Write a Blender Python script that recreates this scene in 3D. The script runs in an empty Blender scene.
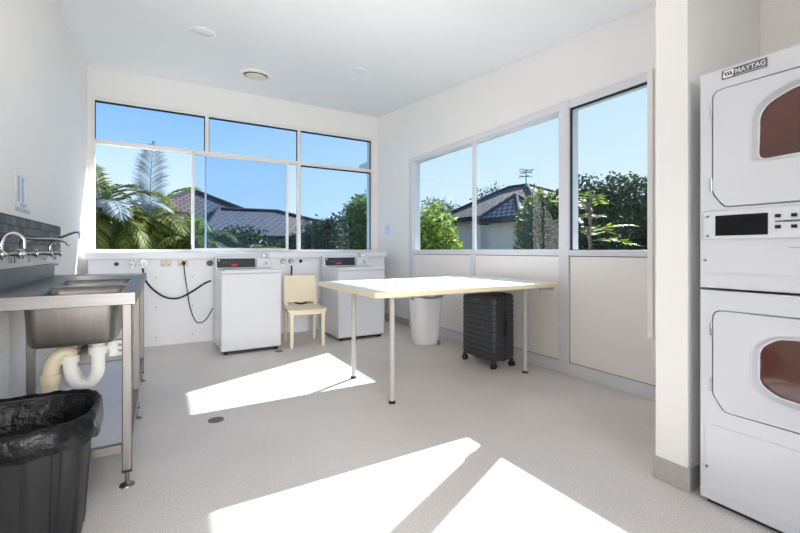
import bpy, bmesh, math, random
from mathutils import Vector, Matrix, noise
random.seed(7)
PI = math.pi
S = bpy.context.scene
COL = S.collection

# ---------------------------------------------------------------- camera
cam_d = bpy.data.cameras.new('camera')
cam = bpy.data.objects.new('camera', cam_d); COL.objects.link(cam)
cam.location = (0, 0, 1.1)
cam.rotation_euler = (PI/2, 0, -math.radians(30.308))
cam_d.sensor_width = 36
cam_d.lens = 411.97/800*36
cam_d.shift_y = -0.0196
cam_d.clip_start = 0.02
S.camera = cam

# ---------------------------------------------------------------- exposure
S.view_settings.view_transform = 'Standard'
S.view_settings.look = 'None'
S.view_settings.gamma = 1
S.view_settings.use_curve_mapping = False
S.view_settings.exposure = 0.74
S.cycles.max_bounces = 10
S.cycles.diffuse_bounces = 6
S.cycles.transparent_max_bounces = 16
S.cycles.sample_clamp_indirect = 6

def lin(c):
    return tuple(((v/255)/12.92 if v/255 <= .04045 else ((v/255+.055)/1.055)**2.4) for v in c) + (1,)

# ---------------------------------------------------------------- sky
SUN = Vector((1, .46, .706)).normalized()
SKY_STRENGTH = .74
W = bpy.data.worlds.new('sky'); S.world = W; W.use_nodes = True
nt = W.node_tree; nt.nodes.clear()
tc = nt.nodes.new('ShaderNodeTexCoord')
sep = nt.nodes.new('ShaderNodeSeparateXYZ'); nt.links.new(tc.outputs['Generated'], sep.inputs[0])
rp = nt.nodes.new('ShaderNodeValToRGB'); nt.links.new(sep.outputs['Z'], rp.inputs[0])
rp.color_ramp.elements[0].position = 0.0; rp.color_ramp.elements[0].color = lin((226, 240, 250))
rp.color_ramp.elements[1].position = 0.75; rp.color_ramp.elements[1].color = lin((84, 150, 228))
e = rp.color_ramp.elements.new(.10); e.color = lin((206, 231, 251))
e = rp.color_ramp.elements.new(.22); e.color = lin((180, 215, 251))
e = rp.color_ramp.elements.new(.36); e.color = lin((142, 190, 248))
dot = nt.nodes.new('ShaderNodeVectorMath'); dot.operation = 'DOT_PRODUCT'
nt.links.new(tc.outputs['Generated'], dot.inputs[0]); dot.inputs[1].default_value = Vector((1, .3, .1)).normalized()
mr = nt.nodes.new('ShaderNodeMapRange'); nt.links.new(dot.outputs['Value'], mr.inputs[0])
mr.inputs[1].default_value = .35; mr.inputs[2].default_value = 1.0; mr.inputs[3].default_value = 0; mr.inputs[4].default_value = .6
mx = nt.nodes.new('ShaderNodeMixRGB'); nt.links.new(mr.outputs[0], mx.inputs[0]); nt.links.new(rp.outputs[0], mx.inputs[1])
mx.inputs[2].default_value = lin((236, 246, 252))
bg = nt.nodes.new('ShaderNodeBackground'); nt.links.new(mx.outputs[0], bg.inputs[0]); bg.inputs[1].default_value = SKY_STRENGTH
wo = nt.nodes.new('ShaderNodeOutputWorld'); nt.links.new(bg.outputs[0], wo.inputs[0])

# ---------------------------------------------------------------- sun and fill lamps
sd = bpy.data.lights.new('sun', 'SUN'); sd.energy = 11.5; sd.angle = math.radians(.5); sd.color = (1, .97, .93)
so = bpy.data.objects.new('sun', sd); COL.objects.link(so)
so.rotation_euler = SUN.to_track_quat('Z', 'Y').to_euler(); so.location = (9, 5, 9)

def area(name, loc, target, sx, sy, power, color):
    d = bpy.data.lights.new(name, 'AREA'); d.shape = 'RECTANGLE'; d.size = sx; d.size_y = sy
    d.energy = power; d.color = color
    o = bpy.data.objects.new(name, d); COL.objects.link(o); o.location = loc
    o.rotation_euler = (Vector(loc)-Vector(target)).to_track_quat('Z', 'Y').to_euler()
    return o
# unseen fill lamp added behind the camera to brighten the far end
rf_ = area('rear_fill', (.18, -1.95, 1.2), (.95, 5, .4), 1.1, 1.9, 17.5, (1, .975, .95))
rf_.data.spread = math.radians(72)
# two unseen lamps added to brighten the room by bounce off the ceiling
cf_ = area('ceiling_bounce_fill', (.8, 1.5, .7), (.95, 2.3, 3.0), .9, .9, 8, (1, .965, .93))
cf_.data.spread = math.radians(110)
area('ceiling_bounce_fill', (-.1, -.9, 1.7), (-.1, -.9, 3.0), .8, .8, 13, (1, .965, .93))

# ================================================================ materials
def new_mat(name):
    m = bpy.data.materials.new(name); m.use_nodes = True
    return m, m.node_tree, m.node_tree.nodes['Principled BSDF']
def mat(name, c, rough=.5, metal=0, var=.04, scale=6, bump=0, bscale=60, spec=.5, coat=0, stretch=None):
    m, t, b = new_mat(name)
    b.inputs['Roughness'].default_value = rough; b.inputs['Metallic'].default_value = metal
    b.inputs['Specular IOR Level'].default_value = spec
    b.inputs['Coat Weight'].default_value = coat
    co = t.nodes.new('ShaderNodeTexCoord')
    src = co.outputs['Object']
    if stretch:
        mp = t.nodes.new('ShaderNodeMapping'); mp.inputs['Scale'].default_value = stretch
        t.links.new(src, mp.inputs[0]); src = mp.outputs[0]
    n = t.nodes.new('ShaderNodeTexNoise'); n.inputs['Scale'].default_value = scale; n.inputs['Detail'].default_value = 4
    t.links.new(src, n.inputs['Vector'])
    r = t.nodes.new('ShaderNodeValToRGB')
    L = lin(c)
    r.color_ramp.elements[0].position = .3; r.color_ramp.elements[1].position = .7
    r.color_ramp.elements[0].color = tuple(max(0, v*(1-var)) for v in L[:3])+(1,)
    r.color_ramp.elements[1].color = tuple(min(1, v*(1+var)) for v in L[:3])+(1,)
    t.links.new(n.outputs['Fac'], r.inputs[0]); t.links.new(r.outputs[0], b.inputs['Base Color'])
    if bump:
        n2 = t.nodes.new('ShaderNodeTexNoise'); n2.inputs['Scale'].default_value = bscale
        t.links.new(src, n2.inputs['Vector'])
        bp = t.nodes.new('ShaderNodeBump'); bp.inputs['Strength'].default_value = bump; bp.inputs['Distance'].default_value = .01
        t.links.new(n2.outputs['Fac'], bp.inputs['Height']); t.links.new(bp.outputs[0], b.inputs['Normal'])
    return m
def emit(name, c, s):
    m, t, b = new_mat(name)
    b.inputs['Base Color'].default_value = lin(c); b.inputs['Emission Color'].default_value = lin(c)
    b.inputs['Emission Strength'].default_value = s
    return m
def glass_mat(name, tint):
    m = bpy.data.materials.new(name); m.use_nodes = True; t = m.node_tree; t.nodes.clear()
    tr = t.nodes.new('ShaderNodeBsdfTransparent'); tr.inputs[0].default_value = tint+(1,)
    gl = t.nodes.new('ShaderNodeBsdfGlossy'); gl.inputs['Roughness'].default_value = .0
    lw = t.nodes.new('ShaderNodeLayerWeight'); lw.inputs['Blend'].default_value = .5
    pw = t.nodes.new('ShaderNodeMath'); pw.operation = 'POWER'; pw.inputs[1].default_value = 4; t.links.new(lw.outputs['Facing'], pw.inputs[0])
    fr = t.nodes.new('ShaderNodeMath'); fr.operation = 'MULTIPLY_ADD'; fr.inputs[1].default_value = .5; fr.inputs[2].default_value = .018; t.links.new(pw.outputs[0], fr.inputs[0])
    mix = t.nodes.new('ShaderNodeMixShader'); o = t.nodes.new('ShaderNodeOutputMaterial')
    t.links.new(fr.outputs[0], mix.inputs[0]); t.links.new(tr.outputs[0], mix.inputs[1]); t.links.new(gl.outputs[0], mix.inputs[2])
    t.links.new(mix.outputs[0], o.inputs[0])
    return m
def leaf_mat(name, c1, c2, trans=.35):
    m = bpy.data.materials.new(name); m.use_nodes = True; t = m.node_tree; b = t.nodes['Principled BSDF']
    g = t.nodes.new('ShaderNodeNewGeometry'); r = t.nodes.new('ShaderNodeValToRGB')
    r.color_ramp.elements[0].color = lin(c1); r.color_ramp.elements[1].color = lin(c2)
    t.links.new(g.outputs['Random Per Island'], r.inputs[0]); t.links.new(r.outputs[0], b.inputs['Base Color'])
    b.inputs['Roughness'].default_value = .6; b.inputs['Specular IOR Level'].default_value = .2
    tl = t.nodes.new('ShaderNodeBsdfTranslucent'); t.links.new(r.outputs[0], tl.inputs[0])
    mix = t.nodes.new('ShaderNodeMixShader'); mix.inputs[0].default_value = trans
    o = t.nodes['Material Output']
    t.links.new(b.outputs[0], mix.inputs[1]); t.links.new(tl.outputs[0], mix.inputs[2]); t.links.new(mix.outputs[0], o.inputs[0])
    return m
def floor_mat():
    m, t, b = new_mat('speckled_vinyl')
    co = t.nodes.new('ShaderNodeTexCoord')
    n = t.nodes.new('ShaderNodeTexNoise'); n.inputs['Scale'].default_value = 150; n.inputs['Detail'].default_value = 2
    t.links.new(co.outputs['Object'], n.inputs['Vector'])
    r = t.nodes.new('ShaderNodeValToRGB'); E = r.color_ramp.elements
    E[0].position = .3; E[0].color = lin((198, 192, 187)); E[1].position = .72; E[1].color = lin((234, 229, 224))
    e = E.new(.5); e.color = lin((218, 212, 207))
    t.links.new(n.outputs['Fac'], r.inputs[0])
    n2 = t.nodes.new('ShaderNodeTexNoise'); n2.inputs['Scale'].default_value = 1.6; n2.inputs['Detail'].default_value = 5
    t.links.new(co.outputs['Object'], n2.inputs['Vector'])
    r2 = t.nodes.new('ShaderNodeValToRGB'); r2.color_ramp.elements[0].position = .3; r2.color_ramp.elements[1].position = .65
    r2.color_ramp.elements[0].color = (.9, .895, .89, 1); r2.color_ramp.elements[1].color = (1, 1, 1, 1)
    t.links.new(n2.outputs['Fac'], r2.inputs[0])
    mu = t.nodes.new('ShaderNodeMixRGB'); mu.blend_type = 'MULTIPLY'; mu.inputs[0].default_value = 1
    t.links.new(r.outputs[0], mu.inputs[1]); t.links.new(r2.outputs[0], mu.inputs[2]); t.links.new(mu.outputs[0], b.inputs['Base Color'])
    b.inputs['Roughness'].default_value = .42; b.inputs['Specular IOR Level'].default_value = .4
    return m
def brick_mat(name, c1, c2, cm, sx, sy, rough=.6, mortar=.06, bump=.6, offset=.5):
    m, t, b = new_mat(name)
    uv = t.nodes.new('ShaderNodeUVMap'); br = t.nodes.new('ShaderNodeTexBrick')
    t.links.new(uv.outputs[0], br.inputs['Vector'])
    br.inputs['Color1'].default_value = lin(c1); br.inputs['Color2'].default_value = lin(c2); br.inputs['Mortar'].default_value = lin(cm)
    br.inputs['Scale'].default_value = 1; br.inputs['Brick Width'].default_value = sx; br.inputs['Row Height'].default_value = sy
    br.inputs['Mortar Size'].default_value = mortar*sy; br.offset = offset
    t.links.new(br.outputs['Color'], b.inputs['Base Color']); b.inputs['Roughness'].default_value = rough; b.inputs['Specular IOR Level'].default_value = .25
    bp = t.nodes.new('ShaderNodeBump'); bp.inputs['Strength'].default_value = bump; bp.invert = True; bp.inputs['Distance'].default_value = .03
    t.links.new(br.outputs['Fac'], bp.inputs['Height']); t.links.new(bp.outputs[0], b.inputs['Normal'])
    return m

M = {}
M['wall'] = mat('white_wall_paint', (241, 238, 235), .6, var=.012, scale=2, bump=.05, bscale=180, spec=.3)
M['ceiling'] = mat('ceiling_paint', (230, 230, 232), .7, var=.008, scale=2, spec=.2)
M['floor'] = floor_mat()
M['coving'] = mat('vinyl_coving', (176, 172, 168), .45, var=.05, scale=90)
M['frame'] = mat('silver_aluminium_frame', (222, 222, 226), .4, 0, var=.02, scale=3, spec=.6)
M['cream_frame'] = mat('cream_painted_frame', (232, 229, 226), .45, var=.01, scale=3)
M['gasket'] = mat('black_gasket', (24, 26, 34), .6, var=.1)
M['panel'] = mat('cream_laminate_panel', (245, 240, 235), .35, var=.012, scale=1.5)
M['glass'] = glass_mat('tinted_glass', (.90, .94, .98))
M['glass_blue'] = glass_mat('blue_tinted_glass', (.78, .88, .97))
M['pegwall'] = mat('white_service_panel', (236, 236, 238), .4, var=.015, scale=2)
M['white_enamel'] = mat('white_enamel', (217, 218, 222), .24, var=.008, scale=2, coat=.3)
M['grey_enamel'] = mat('light_grey_enamel', (220, 221, 225), .3, var=.008, scale=2)
M['white_plastic'] = mat('white_plastic', (232, 233, 235), .35, var=.01)
M['pvc'] = mat('white_pvc_pipe', (232, 230, 224), .3, var=.03, scale=8)
M['old_pvc'] = mat('yellowed_pvc_pipe', (214, 200, 172), .35, var=.06, scale=9)
M['black'] = mat('black_plastic', (22, 22, 24), .4, var=.12)
M['rubber'] = mat('black_rubber', (30, 30, 32), .65, var=.1)
M['screen'] = mat('black_glass_display', (7, 7, 8), .25, var=.2, spec=.3)
M['console'] = mat('dark_console_panel', (42, 44, 50), .3, var=.1)
M['red_led'] = emit('red_led', (190, 40, 40), .7)
M['brown_glass'] = mat('brown_dryer_window', (92, 54, 46), .16, var=.18, scale=3, coat=.4)
M['steel'] = mat('brushed_stainless_steel', (134, 132, 130), .42, 1, var=.07, scale=5, bump=.04, bscale=40, stretch=(1, 14, 14))
M['steel_dull'] = mat('dull_stainless_steel', (136, 132, 127), .45, 1, var=.08, scale=5, stretch=(14, 14, 1))
M['shelf_steel'] = mat('matt_galvanised_shelf', (206, 208, 218), .4, .25, var=.04, scale=4)
M['chrome'] = mat('chrome', (214, 214, 216), .1, 1, var=.02)
M['beige_plastic'] = mat('beige_plastic_plate', (216, 209, 194), .45, var=.02)
M['chair'] = mat('cream_moulded_plastic', (234, 220, 192), .42, var=.015, scale=3)
M['laminate'] = mat('white_table_laminate', (240, 240, 240), .3, var=.008)
M['edge'] = mat('beige_edge_band', (232, 218, 182), .5, var=.03, scale=12)
M['leg'] = mat('pale_grey_powder_coat', (182, 180, 174), .4, .0, var=.02)
M['case'] = mat('charcoal_ribbed_shell', (50, 52, 56), .42, var=.06, scale=20, bump=.12, bscale=260)
M['hamper'] = mat('translucent_white_plastic', (232, 232, 234), .35, var=.01)
M['hamper'].node_tree.nodes['Principled BSDF'].inputs['Transmission Weight'].default_value = .08
M['grey_plastic'] = mat('grey_plastic', (122, 126, 132), .4, var=.04)
M['liner'] = mat('black_bin_liner', (9, 9, 10), .36, var=.2, scale=14, bump=.6, bscale=30, coat=0, spec=.3)
M['bin'] = mat('black_bin_plastic', (25, 26, 28), .45, var=.08)
M['paper'] = mat('white_paper', (232, 236, 246), .7, var=.01)
M['sleeve'] = mat('clear_plastic_sleeve', (214, 218, 226), .15, var=.02)
M['ink'] = mat('grey_ink', (120, 126, 140), .7, var=.1)
M['badge'] = mat('dark_grey_badge', (98, 98, 104), .45, 0, var=.05)
M['badge_white'] = mat('badge_lettering', (236, 236, 236), .4, var=.01)
M['tile'] = brick_mat('dark_mosaic_tile', (48, 52, 60), (116, 118, 120), (34, 36, 40), .10, .052, .4, .08, .5, .5)
M['roof_tile'] = brick_mat('dark_concrete_roof_tile', (92, 84, 86), (106, 97, 97), (62, 57, 60), .22, .20, .85, .18, 1, .5)
M['roof_tile_warm'] = brick_mat('weathered_brown_roof_tile', (108, 90, 84), (136, 120, 112), (52, 44, 44), .30, .26, .8, .2, 1, .5)
M['roof_tile_sunlit'] = brick_mat('sunlit_roof_tile', (150, 142, 146), (170, 162, 164), (84, 76, 76), .26, .22, .8, .2, 1, .5)  # lighter tile: sunshine on the porch roof put into the colour
M['house_wall'] = mat('rendered_house_wall', (206, 198, 184), .8, var=.04, scale=2)
M['fascia'] = mat('dark_fascia', (58, 55, 58), .9, spec=.15, var=.05)
M['soffit'] = mat('white_soffit', (225, 225, 222), .7, var=.01)
M['grass'] = mat('garden_ground', (84, 96, 58), .9, var=.25, scale=3)
M['bark'] = mat('grey_brown_bark', (112, 98, 82), .85, var=.2, scale=12, bump=.4, bscale=20)
M['leaf_palm'] = leaf_mat('palm_leaf', (54, 70, 32), (124, 136, 70))
M['leaf_silver'] = leaf_mat('silvery_palm_leaf', (112, 130, 140), (170, 184, 196), .2)
M['leaf_dark'] = leaf_mat('dark_evergreen_leaf', (34, 52, 36), (70, 92, 58), .25)
M['leaf_mid'] = leaf_mat('mid_green_leaf', (62, 88, 40), (130, 152, 74), .4)
M['leaf_bright'] = leaf_mat('bright_green_leaf', (82, 110, 40), (158, 178, 76), .4)
M['leaf_gum'] = leaf_mat('grey_green_gum_leaf', (62, 78, 62), (108, 124, 96), .3)
M['brown_label'] = mat('tan_label_print', (206, 176, 130), .6, var=.03)

# ================================================================ mesh helpers
class MB:
    def __init__(s): s.v = []; s.f = []; s.uv = {}
    def add(s, vs, fs):
        o = len(s.v); s.v += [tuple(v) for v in vs]; s.f += [tuple(i+o for i in f) for f in fs]; return s
    def box(s, x0, x1, y0, y1, z0, z1):
        vs = [(x, y, z) for z in (z0, z1) for (x, y) in ((x0, y0), (x1, y0), (x1, y1), (x0, y1))]
        return s.add(vs, [(3, 2, 1, 0), (4, 5, 6, 7), (0, 1, 5, 4), (1, 2, 6, 5), (2, 3, 7, 6), (3, 0, 4, 7)])
    def loft(s, rings, cap0=True, cap1=True):
        n = len(rings[0]); vs = [p for r in rings for p in r]; fs = []
        for k in range(len(rings)-1):
            for i in range(n):
                j = (i+1) % n; fs.append((k*n+i, k*n+j, (k+1)*n+j, (k+1)*n+i))
        if cap0: fs.append(tuple(range(n-1, -1, -1)))
        if cap1: fs.append(tuple((len(rings)-1)*n+i for i in range(n)))
        return s.add(vs, fs)
    def tube(s, pts, r, n=12, r1=None):
        pts = [Vector(p) for p in pts]; rings = []
        up = None
        for k, p in enumerate(pts):
            if k == 0: t = pts[1]-p
            elif k == len(pts)-1: t = p-pts[k-1]
            else: t = (pts[k+1]-p).normalized()+(p-pts[k-1]).normalized()
            t.normalize()
            if up is None:
                up = Vector((0, 0, 1)) if abs(t.z) < .9 else Vector((1, 0, 0))
            a = t.cross(up).normalized(); b = a.cross(t).normalized(); up = b
            rr = r if r1 is None else r+(r1-r)*k/(len(pts)-1)
            rings.append([p+a*rr*math.cos(2*PI*i/n)+b*rr*math.sin(2*PI*i/n) for i in range(n)])
        return s.loft(rings)
    def cyl(s, p0, p1, r0, r1=None, n=20): return s.tube([p0, p1], r0, n, r1)
    def lathe(s, prof, c=(0, 0), n=28):
        return s.loft([[(c[0]+r*math.cos(2*PI*i/n), c[1]+r*math.sin(2*PI*i/n), z) for i in range(n)] for r, z in prof])
    def prism(s, pts, a, b, axis='y'):
        """polygon in two axes, extruded along the third from a to b"""
        def P(p, d): return {'y': (p[0], d, p[1]), 'x': (d, p[0], p[1]), 'z': (p[0], p[1], d)}[axis]
        return s.loft([[P(p, a) for p in pts], [P(p, b) for p in pts]])
    def sphere(s, c, r, n=14, m=8, sz=1):
        rings = [[(c[0]+r*math.sin(PI*k/m)*math.cos(2*PI*i/n), c[1]+r*math.sin(PI*k/m)*math.sin(2*PI*i/n), c[2]-r*sz*math.cos(PI*k/m)) for i in range(n)] for k in range(1, m)]
        return s.loft(rings)
    def build(s, name, m, parent=None, loc=(0, 0, 0), bevel=0, smooth=True, seg=2, recalc=True):
        me = bpy.data.meshes.new(name); me.from_pydata(s.v, [], s.f)
        if recalc:
            bm = bmesh.new(); bm.from_mesh(me); bmesh.ops.recalc_face_normals(bm, faces=bm.faces); bm.to_mesh(me); bm.free()
        me.materials.append(M[m] if isinstance(m, str) else m)
        o = bpy.data.objects.new(name, me); COL.objects.link(o)
        if parent: o.parent = parent
        o.location = loc
        if smooth:
            me.polygons.foreach_set('use_smooth', [True]*len(me.polygons))
            me.set_sharp_from_angle(angle=math.radians(38))
        if bevel:
            b = o.modifiers.new('edge', 'BEVEL'); b.width = bevel; b.segments = seg; b.limit_method = 'ANGLE'; b.angle_limit = math.radians(40)
            b.harden_normals = True
        return o
def tag(o, label, cat, group=None, kind=None):
    o['label'] = label; o['category'] = cat
    if group: o['group'] = group
    if kind: o['kind'] = kind
    return o
def thing(name, label, cat, loc=(0, 0, 0), rz=0, group=None):
    o = bpy.data.objects.new(name, None); COL.objects.link(o); o.location = loc; o.rotation_euler = (0, 0, rz)
    o.empty_display_size = .1
    return tag(o, label, cat, group)
def struct(o, label=None, cat=None):
    o['kind'] = 'structure'
    if label: o['label'] = label
    if cat: o['category'] = cat
    return o
def dup(root, loc, rz=None, label=None):
    def cp(o, par):
        c = o.copy(); COL.objects.link(c); c.parent = par
        for ch in list(o.children): cp(ch, c)
        return c
    kids = list(root.children)
    r = root.copy(); COL.objects.link(r); r.location = loc
    if rz is not None: r.rotation_euler = (0, 0, rz)
    if label: r['label'] = label
    for ch in kids: cp(ch, r)
    return r
def rrect(x0, x1, y0, y1, r, n=5):
    pts = []
    for cx, cy, a0 in ((x1-r, y1-r, 0), (x0+r, y1-r, PI/2), (x0+r, y0+r, PI), (x1-r, y0+r, 1.5*PI)):
        for i in range(n+1):
            a = a0+PI/2*i/n; pts.append((cx+r*math.cos(a), cy+r*math.sin(a)))
    return pts
def roundpoly(pts, rad, n=5):
    out = []; N = len(pts)
    for i in range(N):
        p = Vector(pts[i]); a = Vector(pts[i-1]); b = Vector(pts[(i+1) % N]); r = rad[i] if isinstance(rad, (list, tuple)) else rad
        u = (a-p).normalized(); v = (b-p).normalized(); ang = u.angle(v); d = min(r/math.tan(ang/2), .49*(a-p).length, .49*(b-p).length)
        s, t = p+u*d, p+v*d
        for k in range(n+1):
            q = k/n; out.append(tuple(s*(1-q)**2+p*2*q*(1-q)+t*q*q))
    return out
def ray_sample(poly, c, N, extra=()):
    """N points of a star-shaped outline at even angles about c"""
    out = []
    for a in sorted([2*PI*k/N for k in range(N)]+list(extra)):
        d = Vector((math.cos(a), math.sin(a))); best = 0
        for i in range(len(poly)):
            p = Vector(poly[i])-Vector(c); q = Vector(poly[(i+1) % len(poly)])-Vector(c); e = q-p
            den = d.x*e.y-d.y*e.x
            if abs(den) < 1e-12: continue
            t = (p.x*e.y-p.y*e.x)/den; s = (p.x*d.y-p.y*d.x)/den
            if t > 0 and -1e-6 <= s <= 1+1e-6: best = max(best, t)
        out.append((c[0]+d.x*best, c[1]+d.y*best))
    return out
def spline(pts, n=8):
    P = [Vector(p) for p in pts]; P = [P[0]*2-P[1]]+P+[P[-1]*2-P[-2]]; out = []
    for i in range(1, len(P)-2):
        for k in range(n):
            t = k/n; a, b, c, d = P[i-1:i+3]
            out.append(.5*((2*b)+(c-a)*t+(2*a-5*b+4*c-d)*t*t+(3*b-a-3*c+d)*t**3))
    out.append(P[-2]); return out
def text_mesh(name, body, size, m, parent, loc, rot, ext=.0006, bold=0, squash=1):
    cu = bpy.data.curves.new(name, 'FONT'); cu.body = body; cu.size = size; cu.extrude = ext; cu.offset = bold
    cu.align_x = 'CENTER'; cu.align_y = 'CENTER'
    tmp = bpy.data.objects.new('tmp', cu); COL.objects.link(tmp)
    dg = bpy.context.evaluated_depsgraph_get(); me = bpy.data.meshes.new_from_object(tmp.evaluated_get(dg))
    bpy.data.objects.remove(tmp); bpy.data.curves.remove(cu)
    me.name = name; me.materials.clear(); me.materials.append(M[m])
    o = bpy.data.objects.new(name, me); COL.objects.link(o); o.parent = parent; o.location = loc; o.rotation_euler = rot; o.scale = (squash, 1, 1)
    return o

# ================================================================ room shell
XL, XR, YB, YF = -.739, 3.143, 6.124, -2.0
ZC, SL = 3.324, .0931
def zc(y): return ZC-SL*(YB-y)
struct(MB().box(-.95, 3.4, YF-.15, 6.4, -.12, 0).build('floor', 'floor', smooth=False))
c = MB().prism([(YF-.15, zc(YF-.15)), (6.4, zc(6.4)), (6.4, zc(6.4)+.15), (YF-.15, zc(YF-.15)+.15)], -.95, 3.4, 'x')
struct(c.build('ceiling', 'ceiling', smooth=False))
struct(MB().prism([(YF-.15, 0), (6.4, 0), (6.4, zc(6.4)), (YF-.15, zc(YF-.15))], XL-.18, XL, 'x').build('wall_left', 'wall', smooth=False))
w = MB()
w.box(XL-.0, XR, YB, YB+.22, 2.96, zc(YB+.1)+.02)          # above the windows
w.box(XL, -.70, YB, YB+.22, 0, 2.96); w.box(3.055, XR, YB, YB+.22, 0, 2.96)
w.box(-.70, 3.055, YB, YB+.22, 0, 1.085)
struct(w.build('wall_back', 'wall', smooth=False))
XO = XR+.16
w = MB()
w.prism([(1.10, 2.43), (YB+.22, 2.43), (YB+.22, zc(YB+.22)+.02), (1.10, zc(1.10)+.02)], XR, XO, 'x')
w.box(XR, XO, 5.10, YB+.22, 0, 2.43)
w.box(XR, XO, 1.10, 1.62, 0, 2.43)
struct(w.build('wall_right', 'wall', smooth=False))
w = MB(); w.box(2.08, XO, .96, 1.10, 0, zc(1.1)+.03)
struct(w.build('wall_nib', 'wall', smooth=False))
struct(MB().prism([(YF-.15, 0), (.96, 0), (.96, zc(.96)+.02), (YF-.15, zc(YF-.15)+.02)], 2.866, 3.02, 'x').build('wall_alcove', 'panel', smooth=False))
w = MB(); w.box(XL, -.3, YF-.15, YF, 0, 2.6); w.box(2.5, 2.87, YF-.15, YF, 0, 2.6); w.box(-.3, 2.5, YF-.15, YF, 2.3, 2.6)
struct(w.build('wall_front', 'wall', smooth=False))
d = MB(); 
for x0, x1 in ((-.3, -.24), (1.06, 1.14), (2.44, 2.5)): d.box(x0, x1, YF-.11, YF-.05, 0, 2.3)
d.box(-.3, 2.5, YF-.11, YF-.05, 0, .08); d.box(-.3, 2.5, YF-.11, YF-.05, 2.24, 2.3)
do = struct(d.build('added_door_1', 'frame', bevel=.003))  # unseen glazed opening, added to bring light in behind the camera
MB().box(-.25, 2.45, YF-.084, YF-.078, .05, 2.25).build('pane', 'glass', do, smooth=False)
# coving strips where vinyl turns up the walls
struct(MB().box(2.072, 2.08, .952, 1.108, 0, .11).box(2.08, 2.866, .952, .96, 0, .11).build('baseboard_nib', 'coving', bevel=.003))
struct(MB().box(XR-.008, XR, 5.12, YB, 0, .10).build('baseboard_right', 'coving', bevel=.003))
struct(MB().box(XL, XL+.008, YF, YB, 0, .10).build('baseboard_left', 'coving', bevel=.003))
# eave above the right-hand windows, outside
struct(MB().box(XO, XO+.60, .4, 7.2, 2.615, 2.735).build('trim_eave', 'soffit'))
struct(MB().box(-1.3, XO+.60, YB+.22, YB+.62, 3.12, 3.24).build('trim_fascia', 'soffit'))

# ---------------------------------------------------------------- back windows
win = struct(MB().box(-.70, 3.055, YB-.012, YB+.07, 2.915, 2.96).box(-.70, 3.055, YB-.012, YB+.07, 1.085, 1.118)
             .box(-.70, -.668, YB-.012, YB+.07, 1.118, 2.915).box(3.024, 3.055, YB-.012, YB+.07, 1.118, 2.915)
             .box(.535, .58, YB-.006, YB+.07, 2.44, 2.915).box(1.795, 1.842, YB-.006, YB+.07, 1.118, 2.915)
             .box(-.668, 3.024, YB-.010, YB+.07, 2.395, 2.445)
             .build('window_1', 'cream_frame', bevel=.003))
gk = MB()
for x0, x1, z0, z1 in ((-.668, .535, 2.445, 2.915), (.58, 1.795, 2.445, 2.915), (1.842, 3.024, 2.445, 2.915), (1.842, 3.024, 1.118, 2.395)):
    gk.box(x0, x1, YB+.012, YB+.03, z1-.02, z1); gk.box(x0, x0+.008, YB+.012, YB+.03, z0, z1); gk.box(x1-.012, x1, YB+.012, YB+.03, z0, z1)
gk.build('gasket', 'gasket', win, smooth=False)
for x0, x1, z0, z1 in ((-.668, .535, 2.445, 2.915), (.58, 1.795, 2.445, 2.915), (1.842, 3.024, 2.445, 2.915), (1.842, 3.024, 1.118, 2.395)):
    MB().box(x0, x1, YB+.02, YB+.026, z0, z1).build('pane', 'glass_blue', win, smooth=False)
# fixed middle pane behind the sliding sash
f = MB().box(.535, .556, YB+.042, YB+.066, 1.118, 2.395).build('fixed_pane_stile', 'cream_frame', win)
MB().box(.556, 1.795, YB+.05, YB+.056, 1.118, 2.395).build('pane', 'glass', win, smooth=False)
sa = MB().box(.372, .408, YB+.006, YB+.034, 1.118, 2.395).box(1.625, 1.662, YB+.006, YB+.034, 1.118, 2.395)\
    .box(.408, 1.625, YB+.006, YB+.034, 1.118, 1.136).box(.408, 1.625, YB+.006, YB+.034, 2.380, 2.395).build('sliding_sash', 'cream_frame', win, bevel=.002)
MB().box(.408, 1.625, YB+.017, YB+.022, 1.136, 2.38).build('pane', 'glass_blue', sa, smooth=False)
MB().box(.366, .388, YB-.03, YB+.006, 1.17, 2.46).build('sash_handle', 'white_plastic', sa, bevel=.004)

# ---------------------------------------------------------------- right windows over laminate panels
XF = XR-.012
fr = MB()
fr.box(XF, XO-.04, 1.62, 5.10, 2.365, 2.43)                      # head
fr.box(XF, XO-.04, 1.62, 5.10, 1.055, 1.106)                     # sill rail
fr.box(XF, XO-.06, 1.62, 5.10, 0, .105)                          # bottom rail
fr.box(XF+.001, XO-.039, 5.0, 5.103, 0, 2.433); fr.box(XF+.001, XO-.039, 1.617, 1.64, 0, 2.433)
fr.box(XF-.004, XO-.04, 2.395, 2.50, 0, 2.436); fr.box(XF, XO-.06, 3.66, 3.735, 0, 1.06)
w2 = struct(fr.build('window_2', 'frame', bevel=.003))
def sash(y0, y1, x):
    s = MB().box(x, x+.03, y0, y0+.045, 1.106, 2.365).box(x, x+.03, y1-.045, y1, 1.106, 2.365).box(x, x+.03, y0+.045, y1-.045, 1.106, 1.114).box(x, x+.03, y0+.045, y1-.045, 2.347, 2.365)
    o = s.build('sliding_sash', 'frame', w2, bevel=.002)
    MB().box(x+.012, x+.018, y0+.045, y1-.045, 1.114, 2.347).build('pane', 'glass', o, smooth=False)
    return o
sash(3.685, 5.02, XR+.015); s2 = sash(2.48, 3.77, XR+.05)
MB().box(XR+.01, XR+.05, 2.502, 2.524, 1.19, 1.25).build('latch', 'black', s2, bevel=.003)
MB().box(XR+.008, XR+.03, 2.387, 2.395, 1.106, 2.365).box(XR+.008, XR+.03, 1.64, 2.387, 2.352, 2.365).box(XR+.008, XR+.03, 1.64, 2.387, 1.106, 1.112).build('gasket', 'gasket', w2, smooth=False)
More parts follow.
